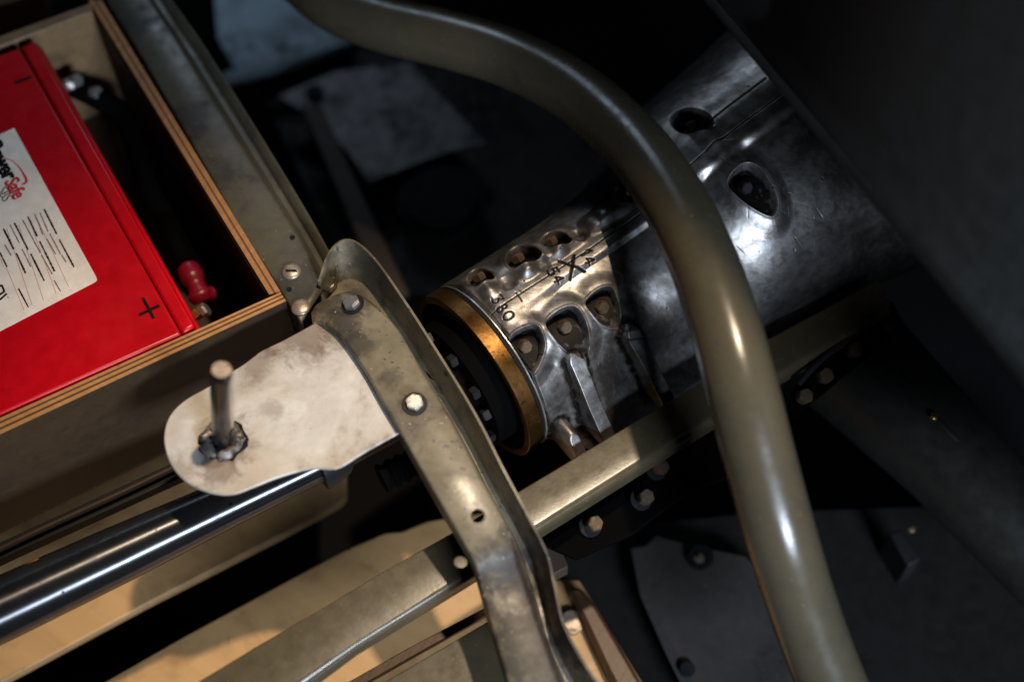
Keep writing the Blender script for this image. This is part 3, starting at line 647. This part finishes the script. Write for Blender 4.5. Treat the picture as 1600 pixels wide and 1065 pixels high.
# ------------------------------------------------------------------ battery box and battery
ZB = .072
box = thing('battery_box', 'open plywood battery box with striped ply edges', 'box', P(200, 400, -.1))
fi0, fi1, fo0, fo1 = P(0, 652, ZB), P(438, 456, ZB), P(0, 678, ZB), P(447, 470, ZB)
def ext(a, b, k): return a + (a - b) * k
fi0, fo0 = ext(fi0, fi1, .9), ext(fo0, fo1, .9)
lay = [(0, .19, M_ply_a), (.19, .36, M_ply_b), (.36, .57, M_ply_a), (.57, .74, M_ply_b), (.74, 1.0, M_ply_a)]
fw = None
fdir = fo1 - fi1
for k, (a, b, mt) in enumerate(lay):
    q = [fi0 + (fo0 - fi0) * a, fi1 + (fo1 - fi1) * a, fi1 + (fo1 - fi1) * b, fi0 + (fo0 - fi0) * b]
    dz = random.uniform(0, .0008) + (.0009 if mt is M_ply_b else 0)
    prism('ply_layer', [p - Zv * dz for p in q], .15, M_ply_face if k == 4 else mt, box)
prism('front_edge_layer', [p + Zv * .0004 for p in (fi0 + (fo0 - fi0) * .76, fi1 + (fo1 - fi1) * .76, fi1 + (fo1 - fi1) * .985, fi0 + (fo0 - fi0) * .985)], .002, M_ply_a, box)
ri = [P(143, 8, ZB), P(420, 459, ZB)]; ro = [P(163, 8, ZB), P(438, 455, ZB)]
ri[0] = ext(ri[0], ri[1], .02); ro[0] = ext(ro[0], ro[1], .02)
xin = (ro[1] - ri[1]) / np.linalg.norm(ro[1] - ri[1])
lr = [(0, .4, M_ply_rt), (.4, .58, M_ply_b), (.58, 1, M_ply_rt)]
for a, b, mt in lr:
    dz = .0008 if mt is M_ply_b else 0.0
    prism('ply_layer', [p - Zv * dz for p in (ri[0] + (ro[0] - ri[0]) * a, ri[1] + (ro[1] - ri[1]) * a, ri[1] + (ro[1] - ri[1]) * b, ri[0] + (ro[0] - ri[0]) * b)], .15, mt, box)
prism('inner_shade_panel', [ri[0] - xin * .0015 - Zv * .004, ri[1] - xin * .0015 - Zv * .004, ri[1] - xin * .0003 - Zv * .004, ri[0] - xin * .0003 - Zv * .004], .14, M_inner_shade, box)  # dark panel added to put the shade inside the box into colour
bi, bo_ = [P(-300, 186, ZB), P(143, 18, ZB)], [P(-300, 166, ZB), P(143, 4, ZB)]
prism('back_wall', [bi[0], bi[1], bo_[1], bo_[0]], .15, M_ply_in, box, bevel=.001)
prism('box_floor', [fi0 - Zv * .14, fi1 - Zv * .14, ri[0] - Zv * .14, bi[0] - Zv * .14], .008, M_ply_face, box)
blk = prism('wood_block', poly([(-80, 30), (20, 6), (64, -12), (70, -60), (-80, -60)], .0), .04, M_ply_rt, bevel=.003); tag(blk, 'reddish wooden block behind the plywood box at the top left', 'block')

bat = thing('battery', 'red battery with a white data sticker and a plus and minus mark', 'battery', P(100, 400, -.08))
ZT = .074
tr, br, tl_, bl_ = P(30, 74, ZT), P(283, 521, ZT), P(-330, 208, ZT), P(-330, 792, ZT)
prism('lid', [tl_, tr, br, bl_], .03, M_red, bat, bevel=.0022, seg=3)
g0, g1, e0, e1 = P(31.2, 73, ZT), P(284.3, 520.3, ZT), P(54, 63, ZT), P(305, 508, ZT)
prism('lid_edge', [g0, e0, e1, g1], .03, M_red, bat, bevel=.0028, seg=3)
xo = (e0 - g0) / np.linalg.norm(e0 - g0)
prism('case', [tl_ - Zv * .012, e0 + xo * .004 - Zv * .012, e1 + xo * .004 - Zv * .012, bl_ - Zv * .012], .13, M_red, bat, bevel=.002)
def mark(name, pa, pb_, w_, mat, par, z=ZT + .0004):
    a, b = P(*pa, z), P(*pb_, z); d = (b - a) / np.linalg.norm(b - a); n = np.cross(Zv, d) * w_ / 2
    return prism(name, [a - n, b - n, b + n, a + n], .0006, mat, par)
mark('minus_mark', (23, 130), (50, 120), .0028, M_ink, bat)
mark('plus_mark', (217, 492), (249, 477), .0028, M_ink, bat); mark('plus_mark', (223, 465), (240, 497), .0028, M_ink, bat, ZT + .0005)
# sticker
lb = prism('sticker', closed_catmull([P(x, y, ZT + .0004) for x, y in []], 2) if False else [P(22, 200, ZT + .0005), P(150, 432, ZT + .0005), P(151.5, 437, ZT + .0005), P(149, 440, ZT + .0005), P(-20, 527, ZT + .0005), P(-260, 640, ZT + .0005), P(-400, 390, ZT + .0005)], .0007, M_label, bat)
ZL = ZT + .0008
RD = P(150, 432, ZL) - P(22, 200, ZL); RD /= np.linalg.norm(RD)          # reading direction of the print
UD = np.cross(Zv, RD)
def text(s, px, h, mat, off=0.0, sx=1.0, name='lettering', shear=0.0, align='LEFT'):
    cu = bpy.data.curves.new(name, 'FONT'); cu.body = s; cu.size = h; cu.offset = off; cu.extrude = .0002; cu.shear = shear; cu.align_x = align; cu.resolution_u = 4
    tmp = bpy.data.objects.new('tmp', cu); COL.objects.link(tmp); dg = bpy.context.evaluated_depsgraph_get(); dg.update()
    me_ = bpy.data.meshes.new_from_object(tmp.evaluated_get(dg)); bpy.data.objects.remove(tmp)
    me_.name = name; me_.materials.clear(); me_.materials.append(mat)
    o = bpy.data.objects.new(name, me_); COL.objects.link(o); o.parent = lb; o.matrix_parent_inverse = WM(lb).inverted()
    M = Matrix((RD * sx, UD, Zv)).transposed().to_4x4(); M.translation = Vector(P(*px, ZL)); o.matrix_basis = M
    return o
text('Power', (6.5, 283), .0215, M_ink, .0007, .84, align='RIGHT')
text('Safe', (6.5, 285), .0195, M_inkred, .0004, .76)
text('SBS', (-5, 298), .0150, M_inkgrey, -.0002, .72)
arc = [P(*q, ZL) for q in [(7, 247), (20, 252), (31, 263), (39, 276), (41.5, 283), (38, 287), (33, 288)]]
wd = [.0002, .0004, .0006, .0011, .0012, .0008, .0002]
cp = catmull(arc, 4); cw = np.interp(np.linspace(0, 1, len(cp)), np.linspace(0, 1, 7), wd)
Va = []; Fa = []
for i, p in enumerate(cp):
    t = cp[min(i + 1, len(cp) - 1)] - cp[max(i - 1, 0)]; n = np.cross(Zv, t / np.linalg.norm(t)); Va += [p - n * cw[i], p + n * cw[i]]
    if i: Fa.append((2 * i - 2, 2 * i - 1, 2 * i + 1, 2 * i))
mesh('swoosh', Va, Fa, M_inkred, lb, solid=.0003)
Q = lambda x, y: (x / 5.07, 310 + y / 5.07)
# small print: black title runs, grey values and thin red rules
for (a, b, wv, mt) in [((350, 85), (448, 280), .0026, M_ink), ((470, 325), (585, 540), .0026, M_ink), ((222, 145), (295, 300), .0026, M_ink), ((315, 340), (432, 575), .0026, M_ink), ((115, 195), (222, 405), .0026, M_ink),
                       ((245, 440), (350, 650), .0026, M_ink), ((28, 240), (108, 400), .0028, M_ink), ((130, 435), (202, 590), .0028, M_ink), ((0, 430), (55, 540), .0024, M_ink), ((318, 115), (380, 260), .0018, M_inkgrey), ((395, 280), (480, 440), .0018, M_inkgrey),
                       ((275, 125), (340, 285), .0018, M_inkgrey), ((370, 320), (440, 440), .0018, M_inkgrey), ((180, 170), (320, 430), .0020, M_inkgrey), ((330, 450), (415, 600), .0018, M_inkgrey), ((430, 650), (480, 735), .0018, M_inkgrey),
                       ((80, 210), (155, 355), .0018, M_inkgrey), ((175, 400), (245, 540), .0018, M_inkgrey), ((40, 370), (90, 455), .0018, M_inkgrey), ((490, 450), (525, 505), .0018, M_inkgrey), ((148, 715), (225, 860), .0022, M_ink)]:
    a, b = np.array(a, float), np.array(b, float); L = np.linalg.norm(b - a); t = 0.0; e = (b - a) / L
    while t < L:                                     # words of uneven length, too small to spell
        k = min(random.uniform(4, 13), L - t)
        if k > 2: mark('print_run', Q(*(a + e * t)), Q(*(a + e * (t + k))), wv * random.uniform(.42, .72), mt, lb, ZL + .0001)
        t += k + random.uniform(1.5, 3.5)
for a, b in (((300, 170), (545, 700)), ((240, 190), (445, 750)), ((150, 215), (345, 805)), ((55, 240), (255, 845)), ((-10, 400), (190, 880)), ((-40, 380), (30, 540))):
    mark('print_rule', Q(*a), Q(*b), .0006, M_inkpink, lb, ZL)
for a, b in (((2.5, 445), (7, 455)), ((7, 455), (-6, 464)), ((2.5, 445), (-8, 452)), ((10.5, 458.5), (0, 468)), ((0, 468), (-8, 463))):
    mark('maker_letter', a, b, .0017, M_ink, lb, ZL)
mark('maker_letter', (12, 463.5), (13.2, 465.2), .0009, M_inkgrey, lb, ZL)

# terminals and cables
tm = bolt_mesh('bolt', .0075, .012); tm.materials.append(M_steel)
cab = thing('battery_cable', 'black battery cable with a silver lug by the minus mark', 'cable', P(150, 180, -.02))
put('lug_bolt', tm, P(100, 134, .015), (.8, -.3, .6), cab); put('lug_bolt', tm, P(112, 128, .018), (.8, -.3, .6), cab)
put('lug_bolt', tm, P(142, 146, .005), (.8, -.3, .4), cab)
tube('cable', catmull([P(108, 132, .008), P(150, 152, .0), P(190, 178, -.01), P(214, 230, -.015), P(235, 300, -.015), P(275, 360, -.02), P(330, 430, -.03), P(370, 480, -.05)], 8), .0115, M_black_shade, cab, 20)
cab2 = thing('battery_cable', 'cable end in a red rubber boot with brass nuts by the plus mark', 'cable', P(310, 450, -.02))
tube('rubber_boot', catmull([P(291, 414, .012), P(298, 428, .012), P(306, 444, .01), P(312, 458, .008), P(318, 470, .004)], 6), list(np.interp(np.linspace(0, 1, 25), [0, .1, .35, .5, .62, .8, 1], [.006, .0105, .0115, .0085, .0085, .0125, .010])), M_redboot, cab2, 22)
tube('boot_tab', [P(318, 462, .008), P(332, 458, .004)], .007, M_redboot, cab2, 14)
gm = bolt_mesh('bolt', .0065, .005); gm.materials.append(M_gold)
put('brass_nut', gm, P(303, 492, .02), (.9, .4, .3), cab2); put('brass_nut', gm, P(308, 488, .02), (.9, .4, .3), cab2)
nm = bolt_mesh('bolt', .0075, .006); nm.materials.append(M_steel); put('steel_nut', nm, P(316, 487, .02), (.9, .4, .5), cab2)
tube('cable', catmull([P(292, 414, .01), P(270, 370, .0), P(250, 300, -.04), P(225, 220, -.07)], 8), .009, M_black_shade, cab2, 18)

# ------------------------------------------------------------------ bulkhead and right side
fwl = thing('bulkhead', 'large dark green bulkhead panel standing at the right beyond the gearbox', 'panel', P(1400, 300, .12))
b0, b1 = P(1085, -60, .27), P(1640, 600, .27)
bd = (b1 - b0) / np.linalg.norm(b1 - b0); bn = np.array([bd[1], -bd[0], 0]);
if bn[0] < 0: bn = -bn
b0, b1 = ext(b0, b1, .3), ext(b1, b0, .25)
prof = [(.60, -.004), (.02, -.010), (-.004, -.012), (.0, 0), (.004, .012), (.006, .03), (.010, .09), (.015, .22), (.020, .38), (.025, .52), (.03, .60)]  # unseen upper part and underside shelf are shaped to shade the right side
V = []
for x, z in prof:
    V += [b0 + bn * x + Zv * z, b1 + bn * x + Zv * z]
mesh('panel_sheet', V, [(2 * i, 2 * i + 1, 2 * i + 3, 2 * i + 2) for i in range(len(prof) - 1)], M_panel, fwl, sm=60, solid=.003)
tube('rolled_edge', [b0 - Zv * .012, b0 + (b1 - b0) * .5 - Zv * .012, b1 - Zv * .012], .008, M_panel, fwl, 16)

shade_bar = prism('unseen_shade_bar', [(.405, -.42, .33), (1.5, -.42, .33), (1.5, -.47, .33), (.405, -.47, .33)], .14, M_panel, bevel=.01); tag(shade_bar, kind='structure')  # unseen bar added to block the doorway light from the low right side
axl = thing('axle_arm', 'dark tapered axle arm at the lower right with a bolted flange', 'axle', P(1480, 680, -.1))
ap = [P(1330, 560, -.10), P(1400, 630, -.10), P(1480, 710, -.10), P(1560, 800, -.10), P(1680, 930, -.10)]
tube('arm', catmull(ap, 8), list(np.linspace(.062, .040, 33)), M_axle, axl, 40)
rv = bpy.data.meshes.new('rivet'); bm = bmesh.new(); bmesh.ops.create_uvsphere(bm, u_segments=14, v_segments=8, radius=.0042); bmesh.ops.scale(bm, vec=(1, 1, .6), verts=bm.verts); bm.to_mesh(rv); bm.free(); smooth(rv); rv.materials.append(M_gold)
put('rivet', rv, P(1459, 650, -.046), (.2, 0, 1), axl)
tube('edge_highlight_bead', catmull([P(1405, 592, -.062), P(1460, 652, -.05), P(1530, 724, -.058), P(1610, 812, -.062), P(1680, 890, -.065)], 6), .0035, M_axle, axl, 12)  # bead added to draw the highlight along the edge of the arm
lp = catmull([P(1246, 600, .0), P(1275, 568, .004), (P(1325, 525, .004)), P(1389, 476, .004)], 6)
tube('flange_lip', lp, .0035, M_dark, axl, 12)
fl = prism('flange_plate', poly([(1236, 612), (1275, 566), (1325, 523), (1395, 470), (1410, 500), (1350, 560), (1290, 610), (1250, 640)], -.008), .006, M_black_shade, axl, bevel=.001)
for px in ((1383, 506), (1332, 546), (1286, 586), (1254, 618)):
    put('bolt', hb, P(*px, -.005) - Zv * .003, (.3, -.3, 1), axl, None, random.random())
brk2 = thing('small_bracket', 'small blurred pale bracket with a brass screw low at the right', 'bracket', P(1412, 855, -.2))
prism('angle', poly([(1388, 832), (1408, 826), (1440, 872), (1420, 884)], -.2), .05, M_dark, brk2, bevel=.002)
put('screw', rv.copy(), P(1424, 826, -.19), (0, 0, 1), brk2)
brk2.children[-1].data.materials[0] = M_oilnut
